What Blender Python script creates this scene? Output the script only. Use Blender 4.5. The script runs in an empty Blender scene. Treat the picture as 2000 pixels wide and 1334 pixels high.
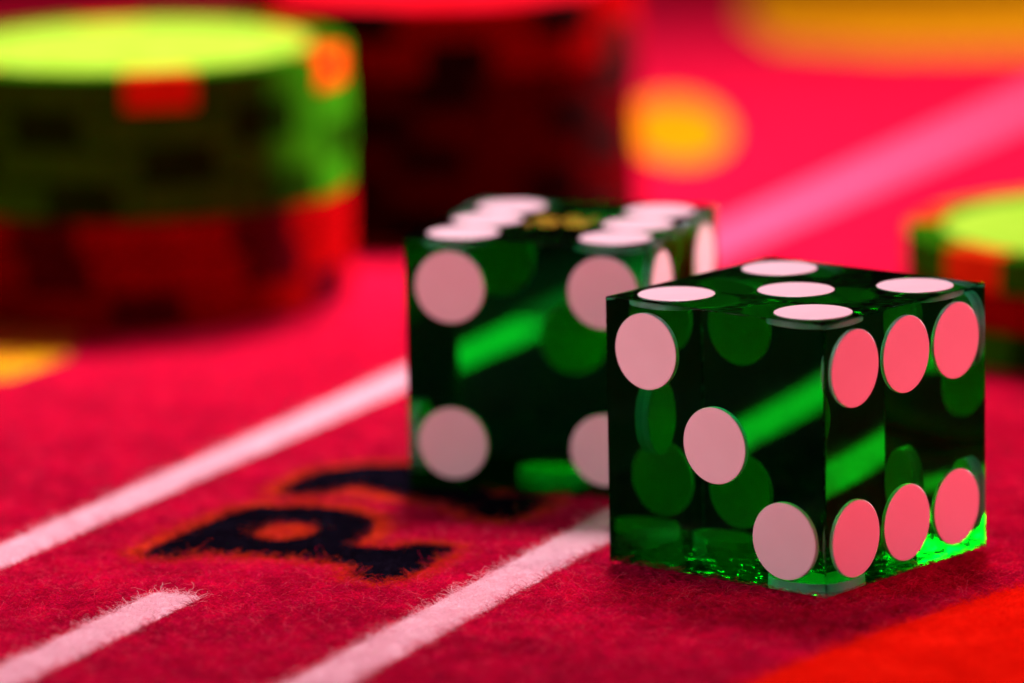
import bpy, bmesh, math, random
import numpy as np
from mathutils import Vector, Matrix
from mathutils.geometry import tessellate_polygon

# All shapes below are written in centimetres; U turns them into metres.
U = 0.01
SC = bpy.context.scene
COL = SC.collection
random.seed(5)
rng = np.random.default_rng(11)

# ------------------------------------------------------------------ camera
PITCH, ROLL, CAM_H = 0.19511, 0.02021, 8.4714
cam_data = bpy.data.cameras.new('camera')
cam = bpy.data.objects.new('camera', cam_data); COL.objects.link(cam)
cam_data.sensor_width = 36.0
cam_data.lens = 36.0 * 9898.7 / 2000.0
cam_data.clip_start = 0.01; cam_data.clip_end = 30
cam.matrix_world = (Matrix.Translation((0, 0, CAM_H * U)) @ Matrix.Rotation(math.pi / 2 - PITCH, 4, 'X')
                    @ Matrix.Rotation(-ROLL, 4, 'Z'))
cam_data.dof.use_dof = True
cam_data.dof.focus_distance = 35.0 * U
cam_data.dof.aperture_fstop = 17.5
SC.camera = cam

# ------------------------------------------------------------------ light
w = bpy.data.worlds.new('World'); SC.world = w; w.use_nodes = True
w.node_tree.nodes['Background'].inputs[0].default_value = (0.9, 0.5, 0.55, 1)
w.node_tree.nodes['Background'].inputs[1].default_value = 0.012

def area(name, loc, target, size, power, color, size_y=None, spread=180):
    l = bpy.data.lights.new(name, 'AREA'); l.energy = power; l.color = color
    l.shape = 'RECTANGLE'; l.size = size * U; l.size_y = (size_y or size) * U; l.spread = math.radians(spread)
    o = bpy.data.objects.new(name, l); COL.objects.link(o)
    o.location = Vector(loc) * U
    o.rotation_euler = (Vector(target) - Vector(loc)).to_track_quat('-Z', 'Y').to_euler()
    return o
area('key_lamp', (3.5, 69, 53), (-4.5, 43, 0), 12, .61, (1, .75, .82), spread=50)      # high behind the table
area('side_lamp', (52, 90, 4.6), (-2.5, 49, 1.5), 9, .44, (1, .86, .86), 6, spread=21)          # rims of the stacks
area('left_softbox', (-16.5, 30.6, 4.6), (1.5, 35.2, .8), 7, .0175, (1, .75, .76), 3.5, spread=50)
area('red_fill', (21, 25, 7), (2.6, 35.0, .9), 6, .018, (1, .15, .22), spread=34)          # added red fill, front right, stands in for bounce off the felt

SC.view_settings.view_transform = 'Standard'; SC.view_settings.look = 'None'
SC.view_settings.exposure = 0; SC.view_settings.gamma = 1
SC.render.engine = 'CYCLES'
cy = SC.cycles
cy.max_bounces = 20; cy.transmission_bounces = 18; cy.glossy_bounces = 14; cy.diffuse_bounces = 4
cy.volume_bounces = 0; cy.transparent_max_bounces = 8
cy.sample_clamp_indirect = 6.0
cy.caustics_reflective = True; cy.caustics_refractive = True; cy.blur_glossy = 0.3
cy.use_denoising = True
try: cy.denoiser = 'OPENIMAGEDENOISE'
except Exception: pass

# ------------------------------------------------------------------ helpers
def tag(o, label=None, cat=None, group=None, kind=None):
    for k, v in (('label', label), ('category', cat), ('group', group), ('kind', kind)):
        if v: o[k] = v
    return o
def link(name, me, parent=None, mat=None):
    o = bpy.data.objects.new(name, me); COL.objects.link(o)
    if mat and me is not None: me.materials.append(mat)
    if parent: o.parent = parent
    return o
def from_bm(name, bm, mat, parent=None, smooth=False):
    me = bpy.data.meshes.new(name)
    for v in bm.verts: v.co *= U
    bmesh.ops.recalc_face_normals(bm, faces=bm.faces)
    bm.to_mesh(me); bm.free()
    if smooth:
        for p in me.polygons: p.use_smooth = True
    return link(name, me, parent, mat)
def from_np(name, V, F, mat, parent=None):
    me = bpy.data.meshes.new(name)
    me.from_pydata([tuple(c * U for c in v) for v in V], [], F); me.update()
    return link(name, me, parent, mat)
def empty(name, loc, rz=0, parent=None):
    o = bpy.data.objects.new(name, None); COL.objects.link(o)
    o.location = Vector(loc) * U; o.rotation_euler = (0, 0, rz); o.empty_display_size = 0.005
    if parent: o.parent = parent
    return o

def nt(name):
    m = bpy.data.materials.new(name); m.use_nodes = True
    t = m.node_tree; b = t.nodes['Principled BSDF']
    return m, t, b
def noise_mix(t, c1, c2, scale, detail=4, lo=.35, hi=.65):
    tc = t.nodes.new('ShaderNodeTexCoord'); n = t.nodes.new('ShaderNodeTexNoise')
    n.inputs['Scale'].default_value = scale; n.inputs['Detail'].default_value = detail
    t.links.new(tc.outputs['Object'], n.inputs['Vector'])
    r = t.nodes.new('ShaderNodeValToRGB'); r.color_ramp.elements[0].position = lo; r.color_ramp.elements[1].position = hi
    r.color_ramp.elements[0].color = (*c1, 1); r.color_ramp.elements[1].color = (*c2, 1)
    t.links.new(n.outputs['Fac'], r.inputs['Fac'])
    return r, n
def felt_mat(name, c1, c2):
    m, t, b = nt(name)
    r, n = noise_mix(t, c1, c2, 900, 6)
    t.links.new(r.outputs[0], b.inputs['Base Color'])
    b.inputs['Roughness'].default_value = .95; b.inputs['Specular IOR Level'].default_value = .0
    bp = t.nodes.new('ShaderNodeBump'); bp.inputs['Strength'].default_value = .8; bp.inputs['Distance'].default_value = .0004
    t.links.new(n.outputs['Fac'], bp.inputs['Height']); t.links.new(bp.outputs[0], b.inputs['Normal'])
    return m
def plastic(name, c1, c2, rough=.45, scale=400, spec=.0):
    m, t, b = nt(name)
    r, n = noise_mix(t, c1, c2, scale, 3)
    t.links.new(r.outputs[0], b.inputs['Base Color'])
    b.inputs['Roughness'].default_value = rough; b.inputs['Specular IOR Level'].default_value = spec
    bp = t.nodes.new('ShaderNodeBump'); bp.inputs['Strength'].default_value = .15; bp.inputs['Distance'].default_value = .0001
    t.links.new(n.outputs['Fac'], bp.inputs['Height']); t.links.new(bp.outputs[0], b.inputs['Normal'])
    return m

M_RED = felt_mat('felt_crimson', (.50, .004, .030), (.84, .008, .052))
M_WHITE = felt_mat('felt_white_print_pink_lit', (.80, .50, .57), (.90, .64, .70))  # white print, with the pink cast of the light partly in its colour
M_PINK = felt_mat('felt_pink_print', (.90, .085, .20), (.94, .12, .26))
M_NAVY = felt_mat('felt_navy_print', (.003, .003, .007), (.008, .006, .013))
M_ORANGE = felt_mat('felt_orange_print', (.50, .03, .008), (.68, .055, .012))
M_YELLOW = felt_mat('felt_yellow_print', (.96, .27, .002), (.98, .34, .003))
M_YELLOW_LIT = felt_mat('felt_yellow_print_lit', (.95, .52, .003), (.98, .62, .006))  # yellow print, colour lightened to make up for dim light at the left
M_AMBER = felt_mat('felt_amber_print', (.97, .34, .004), (.99, .44, .006))
M_SCARLET = felt_mat('felt_scarlet_print', (.85, .014, .005), (.92, .022, .007))

# ------------------------------------------------------------------ table felt
FZ = -0.035                                          # dice stand on the tips of the nap
def value_noise(x, y, s, seed):
    r = np.random.default_rng(seed); g = r.random((256, 256))
    X = x / s; Y = y / s; i = np.floor(X).astype(int); j = np.floor(Y).astype(int)
    fx = X - i; fy = Y - j; fx = fx * fx * (3 - 2 * fx); fy = fy * fy * (3 - 2 * fy)
    a = g[i % 256, j % 256]; b = g[(i + 1) % 256, j % 256]; c = g[i % 256, (j + 1) % 256]; d = g[(i + 1) % 256, (j + 1) % 256]
    return (a * (1 - fx) + b * fx) * (1 - fy) + (c * (1 - fx) + d * fx) * fy
def felt_z(x, y):
    return FZ + .010 * (value_noise(x, y, .35, 1) - .5) + .006 * (value_noise(x, y, .12, 2) - .5) - .004

xs = np.concatenate([np.linspace(-60, -6, 28), np.linspace(-5.9, 5.9, 237), np.linspace(6, 60, 28)])
ys = np.concatenate([np.linspace(-10, 29, 14), np.linspace(29.2, 42, 257), np.linspace(42.5, 150, 160)])
X, Y = np.meshgrid(xs, ys); Z = felt_z(X, Y)
near = (np.abs(X) < 5.95) & (Y > 29.1) & (Y < 42.05)
Z = np.where(near, Z, FZ - .004)
nx, ny = len(xs), len(ys)
me = bpy.data.meshes.new('table_felt')
V = np.stack([X, Y, Z], -1).reshape(-1, 3) * U
idx = np.arange(nx * ny).reshape(ny, nx)
F = np.stack([idx[:-1, :-1], idx[:-1, 1:], idx[1:, 1:], idx[1:, :-1]], -1).reshape(-1, 4)
me.vertices.add(len(V)); me.vertices.foreach_set('co', V.ravel())
me.loops.add(F.size); me.loops.foreach_set('vertex_index', F.ravel())
me.polygons.add(len(F)); me.polygons.foreach_set('loop_start', np.arange(0, F.size, 4)); me.polygons.foreach_set('loop_total', np.full(len(F), 4))
me.update(); me.validate()
for p in me.polygons: p.use_smooth = True
felt = link('table_felt', me, None, M_RED); tag(felt, kind='structure')

# print frame: u runs along the printed lines (reading direction), v up the letters
EU = np.array([.4155, .9096]); EV = np.array([-.9096, .4155]); O0 = np.array([-1.04, 34.58])
def g2w(q): q = np.asarray(q, float); return O0 + q[..., :1] * EU + q[..., 1:] * EV
def w2g(P): d = P - O0; return np.stack([d @ EU, d @ EV], -1)

LINES = [  # v centre, half width, u0, u1
    (2.76, .19, -14, 9.6), (-0.97, .205, -16, 75), (0.36 + .0, .2, -16, -1.86)]
# the short line is measured: from its near part to its cut end
LINES[2] = (1.02, .19, -16, -.9)
def line_mesh(v0, hw, u0, u1, z):
    n = int((u1 - u0) / .06); V = []; F = []
    for i in range(n + 1):
        u = u0 + (u1 - u0) * i / n
        e1 = .014 * (random.random() - .5); e2 = .014 * (random.random() - .5)
        a = g2w([u, v0 - hw + e1]); b = g2w([u, v0 + hw + e2])
        V += [(a[0], a[1], z), (b[0], b[1], z)]
        if i: k = 2 * i; F.append((k - 2, k - 1, k + 1, k))
    return V, F
for k, L in enumerate(LINES):
    V_, F_ = line_mesh(*L, FZ + .008)
    F_ = [f[::-1] for f in F_]
    from_np('printed_line', V_, F_, M_WHITE, felt)
V_, F_ = line_mesh(2.70, .35, 9.8, 75, FZ + .008)
from_np('printed_line', V_, [f[::-1] for f in F_], M_PINK, felt)

P_OUT = [(0.0, 1.78), (0.06, 1.52), (.27, 1.44), (.33, 1.2), (.36, .8), (.35, .3), (.27, .14), (-.02, .06), (-.08, -.2),
         (.45, -.2), (.93, -.19), (.96, .05), (.76, .14), (.72, .3), (.72, .56), (.95, .60), (1.2, .63), (1.46, .72), (1.66, .9),
         (1.76, 1.12), (1.76, 1.36), (1.66, 1.58), (1.69, 1.73), (1.1, 1.78), (.7, 1.79), (.35, 1.79)]
P_HOLE = [(1.02 + .31 * math.cos(a), 1.17 + .25 * math.sin(a)) for a in [i * math.pi / 9 for i in range(18)]]
A_OUT = [(2.13, 1.78), (2.16, 1.52), (2.42, 1.46), (2.62, 1.36), (2.28, .6), (2.1, .12), (1.93, .04), (1.88, -.2), (2.62, -.22), (2.64, .02),
         (2.5, .1), (2.58, .36), (3.1, .36), (3.18, .1), (3.04, .02), (3.06, -.2), (3.86, -.2), (3.84, .04), (3.68, .12), (3.46, .8), (3.12, 1.8)]
A_HOLE = [(2.7, .62), (3.0, .62), (2.88, 1.1)]
def rounded(poly, n=2):
    P = [np.array(p) for p in poly]
    for _ in range(n):
        Q = []
        for i in range(len(P)):
            a, b = P[i], P[(i + 1) % len(P)]
            Q += [a * .78 + b * .22, a * .22 + b * .78]
        P = Q
    return np.array(P)
def offset(P, d):
    A = np.roll(P, 1, 0); B = np.roll(P, -1, 0)
    t = B - A; t /= np.linalg.norm(t, axis=1)[:, None]
    n = np.stack([t[:, 1], -t[:, 0]], -1)
    area2 = np.sum(P[:, 0] * np.roll(P[:, 1], -1) - np.roll(P[:, 0], -1) * P[:, 1])
    return P + n * d * (1 if area2 > 0 else -1)
def poly_obj(name, loops, z, mat, parent):
    W = [g2w(l) for l in loops]
    vs = [Vector((p[0], p[1], z)) for l in W for p in l]
    tris = tessellate_polygon([[Vector((p[0], p[1], 0)) for p in l] for l in W])
    F_ = []
    for t in tris:
        a, b, c = (vs[i] for i in t)
        if (b - a).cross(c - a).z < 0: t = t[::-1]
        F_.append(tuple(t))
    return from_np(name, [tuple(v) for v in vs], F_, mat, parent)
GLYPHS = []
for out, hole in ((P_OUT, P_HOLE), (A_OUT, A_HOLE)):
    o_ = offset(rounded(out, 1), .06); h_ = offset(rounded(hole, 1), -.03)
    big = offset(o_, .16)
    ol = poly_obj('letter_outline', [big], FZ + .006, M_ORANGE, felt)
    lt = poly_obj('printed_letter', [o_, h_], FZ + .012, M_NAVY, felt)
    GLYPHS.append((o_, h_, big))

def w_poly(name, pts, mat, z=FZ + .007):
    vs = [Vector((p[0], p[1], z)) for p in pts]
    tris = tessellate_polygon([vs]); F_ = []
    for t in tris:
        a, b, c = (vs[i] for i in t)
        F_.append(tuple(t) if (b - a).cross(c - a).z > 0 else tuple(t[::-1]))
    return from_np(name, [tuple(v) for v in vs], F_, mat, felt)
BLOB = [(1.86 + .56 * math.cos(a), 54.8 + 2.3 * math.sin(a)) for a in [i * math.pi / 14 for i in range(28)]]
w_poly('printed_emblem', BLOB, M_YELLOW)
YLOW = [(-6.4, 41.3), (-4.7, 41.5), (-4.2, 41.9), (-3.82, 42.7), (-3.8, 43.9), (-4.1, 45.0), (-6.4, 45.6)]
w_poly('printed_emblem', YLOW, M_YELLOW_LIT)
FAR = [(3.3, 61.5), (4.6, 60.6), (9.5, 60.2), (13, 72), (6, 75), (3.6, 69), (3.0, 64)]
w_poly('printed_band', FAR, M_AMBER)
SCAR = [(1.3, 31.25), (1.85, 32.05), (2.4, 32.76), (3.0, 33.45), (3.6, 34.05), (4.6, 34.9), (5.6, 35.4), (5.6, 33.2), (3.62, 31.5), (2.9, 30.6), (2.0, 30.3)]
w_poly('printed_band', SCAR, M_SCARLET)

# ------------------------------------------------------------------ dice
S = 1.9
DICE = {'a': (2.10679, 33.58273, .703881), 'b': (1.01380, 36.70363, .311883)}
def green_acrylic(bump=.015, bscale=260, rough=0, power=1):
    m = bpy.data.materials.new('green_acrylic'); m.use_nodes = True; t = m.node_tree; t.nodes.clear()
    o = t.nodes.new('ShaderNodeOutputMaterial')
    g = t.nodes.new('ShaderNodeBsdfRefraction'); g.inputs['IOR'].default_value = 1.49; g.inputs['Roughness'].default_value = 0
    gl = t.nodes.new('ShaderNodeBsdfAnisotropic'); gl.inputs['Roughness'].default_value = 0
    fr = t.nodes.new('ShaderNodeFresnel'); fr.inputs['IOR'].default_value = 1.49
    pw = t.nodes.new('ShaderNodeMath'); pw.operation = 'POWER'; pw.inputs[1].default_value = 2.0
    mx = t.nodes.new('ShaderNodeMixShader')
    t.links.new(fr.outputs[0], pw.inputs[0]); t.links.new(pw.outputs[0], mx.inputs[0]); t.links.new(g.outputs[0], mx.inputs[1]); t.links.new(gl.outputs[0], mx.inputs[2])
    v = t.nodes.new('ShaderNodeVolumeAbsorption'); v.inputs['Color'].default_value = (.0, .982, .70, 1); v.inputs['Density'].default_value = 700
    # very fine handling scratches
    tc = t.nodes.new('ShaderNodeTexCoord'); n = t.nodes.new('ShaderNodeTexNoise'); n.inputs['Scale'].default_value = bscale
    bp = t.nodes.new('ShaderNodeBump'); bp.inputs['Strength'].default_value = bump; bp.inputs['Distance'].default_value = .0002 if power == 1 else .0014
    g.inputs['Roughness'].default_value = rough; gl.inputs['Roughness'].default_value = rough
    t.links.new(tc.outputs['Object'], n.inputs['Vector']); po = t.nodes.new('ShaderNodeMath'); po.operation = 'POWER'; po.inputs[1].default_value = power
    t.links.new(n.outputs['Fac'], po.inputs[0]); t.links.new(po.outputs[0], bp.inputs['Height']); [t.links.new(bp.outputs[0], q.inputs['Normal']) for q in (g, gl, fr)]
    t.links.new(mx.outputs[0], o.inputs['Surface']); t.links.new(v.outputs[0], o.inputs['Volume'])
    return m
M_DIE = green_acrylic()
M_DIE_EDGE = green_acrylic(1.0, 900, .12)
M_DIE_BASE = green_acrylic(1.0, 620, .0, 5)
M_PIP = plastic('white_pip_pink_lit', (.83, .60, .66), (.85, .63, .69), .35, 300, .35)  # white resin, part of the light's pink cast is put into its colour
M_GOLD, t_, b_ = nt('gold_foil')
b_.inputs['Base Color'].default_value = (.65, .42, .025, 1); b_.inputs['Metallic'].default_value = 1; b_.inputs['Roughness'].default_value = .42

bm = bmesh.new(); bmesh.ops.create_cube(bm, size=S)
bmesh.ops.bevel(bm, geom=bm.edges[:], offset=.008, segments=2, affect='EDGES', profile=.6)
bmesh.ops.translate(bm, verts=bm.verts, vec=(0, 0, S / 2))
die_mesh_obj = from_bm('die_body', bm, M_DIE)
DIE_ME = die_mesh_obj.data; DIE_ME.materials.append(M_DIE_EDGE); DIE_ME.materials.append(M_DIE_BASE)
for p in DIE_ME.polygons:
    if p.area < 2 * U * U: p.material_index = 1
    elif p.normal.z < -.9: p.material_index = 2
bpy.data.objects.remove(die_mesh_obj)
DIE_ME_B = DIE_ME.copy(); DIE_ME_B.materials[2] = green_acrylic(.5, 500, .0)
PR, PT = .272, .06
bm = bmesh.new()
N = 56; rings = [(PR - .000, -PT), (PR, -.004), (PR - .002, .0), (PR - .006, .0022)]
loops = [[bm.verts.new((r * math.cos(2 * math.pi * i / N), r * math.sin(2 * math.pi * i / N), z)) for i in range(N)] for r, z in rings]
for a, b in zip(loops, loops[1:]):
    for i in range(N): bm.faces.new((a[i], a[(i + 1) % N], b[(i + 1) % N], b[i]))
bm.faces.new(loops[0]); bm.faces.new(loops[-1])
pip_o = from_bm('pip', bm, M_PIP); PIP_ME = pip_o.data; bpy.data.objects.remove(pip_o)
m_ = .1862 - .5; p_ = -m_
LAY = {1: [(0, 0)], 2: [(m_, m_), (p_, p_)], 3: [(m_, m_), (0, 0), (p_, p_)], 4: [(m_, m_), (m_, p_), (p_, m_), (p_, p_)],
       5: [(m_, m_), (m_, p_), (p_, m_), (p_, p_), (0, 0)], 6: [(x, y) for x in (m_, 0, p_) for y in (m_, p_)]}
def face_frame(f):
    # (normal, first axis, second axis) in the die's own frame
    return {'-x': ((-1, 0, 0), (0, 1, 0), (0, 0, 1)), '+x': ((1, 0, 0), (0, 1, 0), (0, 0, 1)), '-y': ((0, -1, 0), (1, 0, 0), (0, 0, 1)),
            '+y': ((0, 1, 0), (1, 0, 0), (0, 0, 1)), '+z': ((0, 0, 1), (1, 0, 0), (0, 1, 0)), '-z': ((0, 0, -1), (1, 0, 0), (0, 1, 0))}[f]
def make_die(key, faces, label):
    x, y, r = DICE[key]
    R = Vector((math.sin(r), math.cos(r), 0)); L = Vector((-math.cos(r), math.sin(r), 0))
    c = Vector((x, y, 0)) + (R + L) * (S / 2)
    root = empty('die', c, math.pi / 2 - r)
    tag(root, label, 'die', 'pair of translucent green casino dice')
    body = link('die_body', DIE_ME if key == 'a' else DIE_ME_B, root)
    for f, n in faces.items():
        nrm, a, b = (Vector(v) for v in face_frame(f))
        for (u, v) in LAY[n]:
            pos = Vector((0, 0, S / 2)) + nrm * (S / 2) + a * (u * S) + b * (v * S)
            o = link('pip', PIP_ME, root)
            o.location = pos * U; o.rotation_euler = nrm.to_track_quat('Z', 'Y').to_euler()
    return root
die_a = make_die('a', {'-x': 3, '-y': 6, '+z': 5, '-z': 2, '+x': 4, '+y': 1}, 'sharp translucent green die in front, five pips on top, three and six on its sides')
die_b = make_die('b', {'-x': 4, '-y': 5, '+z': 6, '-z': 1, '+x': 3, '+y': 2}, 'translucent green die behind, slightly blurred, six pips and gold stamp on top')
# gold foil stamp between the two rows of pips
bm = bmesh.new()
def ring(cx, cy, r0, r1, a0=0, a1=360, n=24):
    P = []
    for i in range(n + 1):
        a = math.radians(a0 + (a1 - a0) * i / n)
        P.append((bm.verts.new((cx + r0 * math.cos(a), cy + r0 * math.sin(a), 0)), bm.verts.new((cx + r1 * math.cos(a), cy + r1 * math.sin(a), 0))))
    for p, q in zip(P, P[1:]):
        vs = [p[0], p[1], q[1], q[0]]
        bm.faces.new(vs)
def bar(x0, y0, x1, y1, wd):
    d = Vector((x1 - x0, y1 - y0)).normalized(); n = Vector((-d.y, d.x)) * wd / 2
    bm.faces.new([bm.verts.new((x0 + n.x, y0 + n.y, 0)), bm.verts.new((x0 - n.x, y0 - n.y, 0)), bm.verts.new((x1 - n.x, y1 - n.y, 0)), bm.verts.new((x1 + n.x, y1 + n.y, 0))])
ring(-.18, .12, .07, .092, 0, 350); ring(.1, .14, .07, .092, 0, 350); ring(-.05, -.13, .07, .092, 20, 340); ring(.2, -.1, .06, .08, 0, 350)
bar(-.3, -.02, .3, .0, .014); bar(-.28, -.24, -.28, .24, .012); bar(.3, .24, .3, -.24, .012)
for f in bm.faces: f.normal_update()
stamp = from_bm('gold_stamp', bm, M_GOLD, die_b)
for p in stamp.data.polygons:
    if p.normal.z < 0: p.flip()
stamp.location = (0, 0, (S + .002) * U); stamp.rotation_euler = (0, 0, math.pi / 2); stamp.scale = (.72, .95, 1)
sol = stamp.modifiers.new('thickness', 'SOLIDIFY'); sol.thickness = .002 * U; sol.offset = 1

# ------------------------------------------------------------------ chips
CR, CT = 1.95, .325
M_G = plastic('chip_lime_shaded', (.016, .13, .002), (.03, .17, .003), .5)  # lime body, shade of the unlit fronts put into its colour
M_R = plastic('chip_red_shaded', (.19, .0006, .0012), (.28, .001, .002), .5)  # red body, likewise darkened in colour for the shaded rim
M_D = plastic('chip_maroon', (.045, .0003, .001), (.08, .0005, .0015), .5)  # maroon, its colour set deeper still to carry the unlit front
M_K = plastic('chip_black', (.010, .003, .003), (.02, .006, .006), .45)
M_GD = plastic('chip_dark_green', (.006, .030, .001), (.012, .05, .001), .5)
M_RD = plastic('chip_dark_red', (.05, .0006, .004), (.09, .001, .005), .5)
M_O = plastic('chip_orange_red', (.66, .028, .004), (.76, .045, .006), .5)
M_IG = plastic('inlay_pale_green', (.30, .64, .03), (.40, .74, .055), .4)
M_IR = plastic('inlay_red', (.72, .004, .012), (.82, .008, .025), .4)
def lathe(bm, prof, a0=0, a1=2 * math.pi, n=72, closed=True):
    full = abs(a1 - a0 - 2 * math.pi) < 1e-6
    cols = []
    for i in range(n if full else n + 1):
        a = a0 + (a1 - a0) * i / n
        cols.append([bm.verts.new((r * math.cos(a), r * math.sin(a), z)) for r, z in prof])
    m = len(cols)
    for i in range(m if full else m - 1):
        p, q = cols[i], cols[(i + 1) % m]
        for k in range(len(prof) - (0 if closed else 1)):
            k2 = (k + 1) % len(prof)
            bm.faces.new((p[k], q[k], q[k2], p[k2]))
    if not full and closed:
        bm.faces.new(cols[0]); bm.faces.new(cols[-1][::-1])
    return cols
def chip_meshes():
    bm = bmesh.new(); e = .03; h = CT - .004
    prof = [(.02, 0), (CR - e, 0), (CR - .006, .012), (CR, e), (CR, h - e), (CR - .006, h - .012), (CR - e, h), (1.66, h), (1.65, h - .012), (.02, h - .012)]
    cols = lathe(bm, prof, closed=False)
    bm.faces.new([c[0] for c in cols]); bm.faces.new([c[-1] for c in cols])
    bm_body = bm
    g = .004
    bm = bmesh.new(); ha = math.radians(9.5)
    prof = [(1.69, h - .02), (CR - .05, h - .02), (CR - .05, .02), (1.69, .02), (1.69, -.0), (CR - e, -.0), (CR + g - .006, .012), (CR + g, e), (CR + g, h - e), (CR + g - .006, h - .010), (CR - e, h + g * .7), (1.69, h + g * .7)]
    # a C-shaped insert: top plate, rim, bottom plate
    lathe(bm, prof, -ha, ha, 8, True)
    bm_spot = bm
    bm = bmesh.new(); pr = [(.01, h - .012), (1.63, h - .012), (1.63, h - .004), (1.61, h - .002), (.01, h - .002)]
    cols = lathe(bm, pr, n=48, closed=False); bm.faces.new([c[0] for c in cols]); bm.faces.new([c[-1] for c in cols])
    return bm_body, bm_spot, bm
BB, BS, BI = chip_meshes()
def to_me(bm, name):
    o = from_bm(name, bm, None); me = o.data; bpy.data.objects.remove(o); return me
ME_BODY, ME_SPOT, ME_INLAY = to_me(BB, 'chip_body'), to_me(BS, 'edge_spot'), to_me(BI, 'inlay')
def variant(me, mat):
    k = (me.name, mat.name)
    if k not in variant.c:
        m2 = me.copy(); m2.materials.clear(); m2.materials.append(mat); variant.c[k] = m2
    return variant.c[k]
variant.c = {}
def chip(x, y, z, rz, body, spot, inlay, label, group):
    root = empty('casino_chip', (x, y, z), rz); tag(root, label, 'casino chip', group)
    link('chip_body', variant(ME_BODY, body), root)
    for k in range(6):
        s = link('edge_spot', variant(ME_SPOT, spot), root); s.rotation_euler = (0, 0, k * math.pi / 3)
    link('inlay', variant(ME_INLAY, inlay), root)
ORD = ['topmost', 'second from top', 'third from top', 'fourth from top', 'fifth from top', 'sixth from top']
def stack(cx, cy, kinds, where, group):
    n = len(kinds)
    for i, (kind, deg) in enumerate(kinds):          # listed from the top down
        z = FZ + .006 + (n - 1 - i) * CT
        jx, jy = random.uniform(-.02, .02), random.uniform(-.02, .02)
        b, s, inl, nm = {'g': (M_G, M_O, M_IG, 'lime green chip with orange red edge spots'), 'gk': (M_G, M_GD, M_IG, 'lime green chip with dark green edge spots'),
                         'r': (M_R, M_RD, M_IR, 'red chip with dark red edge spots'), 'd': (M_D, M_K, M_IR, 'maroon chip with black edge spots'),
                         'rk': (M_R, M_K, M_IR, 'bright red chip with black edge spots')}[kind]
        o = 'lowest' if i == n - 1 else ORD[i]
        chip(cx + jx, cy + jy, z, math.radians(deg), b, s, inl, f'{nm}, {o} in {where}', group)
# angles: an edge spot faces the camera at -90
stack(-3.40, 45.80, [('g', -79), ('gk', -110), ('gk', -75), ('gk', -100), ('r', -112), ('r', -108), ('r', -84)], 'the left stack', 'chips in the left stack')
stack(-.66, 49.85, [('rk', -112), ('rk', -84), ('d', -88), ('d', -106), ('d', -92), ('d', -116), ('d', -98)], 'the middle stack', 'chips in the middle stack')
stack(5.33, 42.75, [('g', -141), ('r', -100), ('gk', -118)], 'the short right stack', 'chips in the right stack')

# ------------------------------------------------------------------ the felt's nap, fibre by fibre
def in_poly(P, poly):
    x, y = P[:, 0], P[:, 1]; r = np.zeros(len(P), bool); n = len(poly)
    for i in range(n):
        x0, y0 = poly[i]; x1, y1 = poly[(i + 1) % n]
        c = ((y0 > y) != (y1 > y)) & (x < (x1 - x0) * (y - y0) / (y1 - y0 + 1e-12) + x0)
        r ^= c
    return r
def in_die(P, grow):
    r = np.zeros(len(P), bool)
    for x, y, a in DICE.values():
        R = np.array([math.sin(a), math.cos(a)]); L = np.array([-math.cos(a), math.sin(a)])
        d = P - np.array([x, y]); u = d @ R; v = d @ L
        r |= (u > -grow) & (u < S + grow) & (v > -grow) & (v < S + grow)
    return r
def roots(n, y0, y1):
    y = y0 + (y1 - y0) * (1 - np.sqrt(1 - rng.uniform(0, 1, n))); x = rng.uniform(-1, 1, n) * (y * .1045 + .25)
    return np.stack([x, y], -1)
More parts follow.
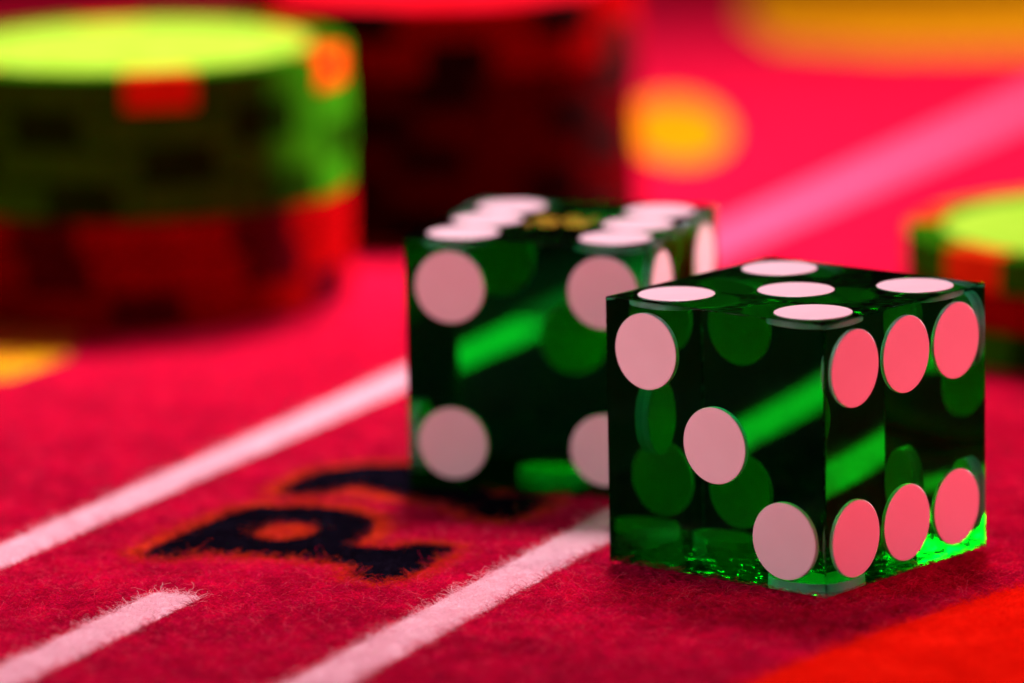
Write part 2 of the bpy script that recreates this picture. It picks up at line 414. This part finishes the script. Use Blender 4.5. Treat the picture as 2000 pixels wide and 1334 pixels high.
def build_fibres(name, P, hmin, hmax, rad, npt, curl, lie):
    P = P[~in_die(P, .012)]
    n = len(P)
    G = w2g(P)
    # ragged print edges
    Gj = G + rng.normal(0, .012, G.shape)
    col = np.empty((n, 4), np.float32); 
    mot = .60 + .62 * value_noise(P[:, 0], P[:, 1], .085, 7) + .30 * (value_noise(P[:, 0], P[:, 1], .5, 8) - .3)
    k = rng.uniform(.55, 1.45, n) * mot
    col[:, 0] = np.minimum(.62 * k, .95); col[:, 1] = .005 * k; col[:, 2] = .082 * k; col[:, 3] = 1
    sp = rng.random(n) < .05; col[sp, :3] = np.array([.9, .12, .22])
    def paint(mask, c, var=.12):
        kk = rng.uniform(1 - var, 1 + var, n)[:, None]
        col[mask, :3] = np.clip((np.array(c) * kk)[mask], 0, .95)
    for v0, hw, u0, u1 in LINES:
        paint((np.abs(Gj[:, 1] - v0) < hw) & (Gj[:, 0] > u0) & (Gj[:, 0] < u1), (.95, .67, .74))  # white fibres, tinted with the pink of the light
    Gl = G + rng.normal(0, .035, G.shape)
    for o_, h_, big in GLYPHS:
        paint(in_poly(Gl, big) & (rng.random(n) < .75), (.66, .055, .012))
        paint(in_poly(Gl, o_) & ~in_poly(Gl, h_), (.006, .004, .010), .4)
    Pj = P + rng.normal(0, .03, P.shape)
    paint(in_poly(Pj, SCAR), (.88, .02, .006))
    z0 = FZ + .0 * P[:, 0]
    az = rng.uniform(0, 2 * np.pi, n); Ln = rng.uniform(hmin, hmax, n) * (.6 + .8 * value_noise(P[:, 0] + 3, P[:, 1], .13, 9))
    el = rng.uniform(*lie, n)
    t = np.linspace(0, 1, npt)[None, :]
    # arc plus curl
    bend = rng.uniform(-1, 1, n)[:, None] * curl
    ang = az[:, None] + bend * t * 2.2
    elev = el[:, None] * (1 - .9 * t) + rng.normal(0, .25, (n, npt))
    ds = Ln[:, None] / (npt - 1)
    dx = np.cos(ang) * np.cos(elev) * ds; dy = np.sin(ang) * np.cos(elev) * ds; dz = np.sin(elev) * ds
    px = P[:, :1] + np.cumsum(dx, 1) - dx[:, :1]; py = P[:, 1:] + np.cumsum(dy, 1) - dy[:, :1]; pz = z0[:, None] + np.cumsum(dz, 1) - dz[:, :1]
    pz = np.maximum(pz, FZ - .004)
    # nothing grows into a die
    flat = np.stack([px.ravel(), py.ravel()], -1); ins = in_die(flat, .004).reshape(n, npt)
    keep = ~ins.any(1)
    px, py, pz, col = px[keep], py[keep], pz[keep], col[keep]; n = keep.sum()
    pos = np.stack([px, py, pz], -1).reshape(-1, 3).astype(np.float32) * U
    cu = bpy.data.hair_curves.new(name); cu.add_curves([npt] * int(n))
    cu.attributes['position'].data.foreach_set('vector', pos.ravel())
    ra = cu.attributes.get('radius') or cu.attributes.new('radius', 'FLOAT', 'POINT')
    rr = (rad * U * (1 - .5 * np.tile(np.linspace(0, 1, npt), int(n)))).astype(np.float32)
    ra.data.foreach_set('value', rr)
    ca = cu.attributes.new('tint', 'FLOAT_COLOR', 'CURVE'); ca.data.foreach_set('color', col.ravel())
    cu.materials.append(M_FIB)
    o = bpy.data.objects.new(name, cu); COL.objects.link(o); return o
M_FIB, t, b = nt('felt_fibre')
at = t.nodes.new('ShaderNodeAttribute'); at.attribute_name = 'tint'
t.links.new(at.outputs['Color'], b.inputs['Base Color']); b.inputs['Roughness'].default_value = .5; b.inputs['Specular IOR Level'].default_value = .0
nap = build_fibres('felt_nap', roots(360000, 31.0, 46), .04, .12, .0012, 6, 1.3, (.1, 1.1))
tag(nap, kind='stuff')
def perimeter(n, spread):
    out = []
    for (x, y, a), share in zip(DICE.values(), (.75, .25)):
        R = np.array([math.sin(a), math.cos(a)]); L = np.array([-math.cos(a), math.sin(a)])
        m = int(n * share); t = rng.uniform(-.05, S + .05, m); d = -rng.exponential(spread, m) - .013
        s_ = rng.random(m) < .5
        uv = np.where(s_[:, None], np.stack([t, d], -1), np.stack([d, t], -1))
        out.append(np.array([x, y]) + uv[:, :1] * R + uv[:, 1:] * L)
    return np.concatenate(out)
loose = build_fibres('loose_fibres', np.concatenate([roots(9000, 31.3, 38), perimeter(2600, .05)]), .07, .18, .0010, 12, 2.6, (.4, 1.3))
tag(loose, kind='stuff')
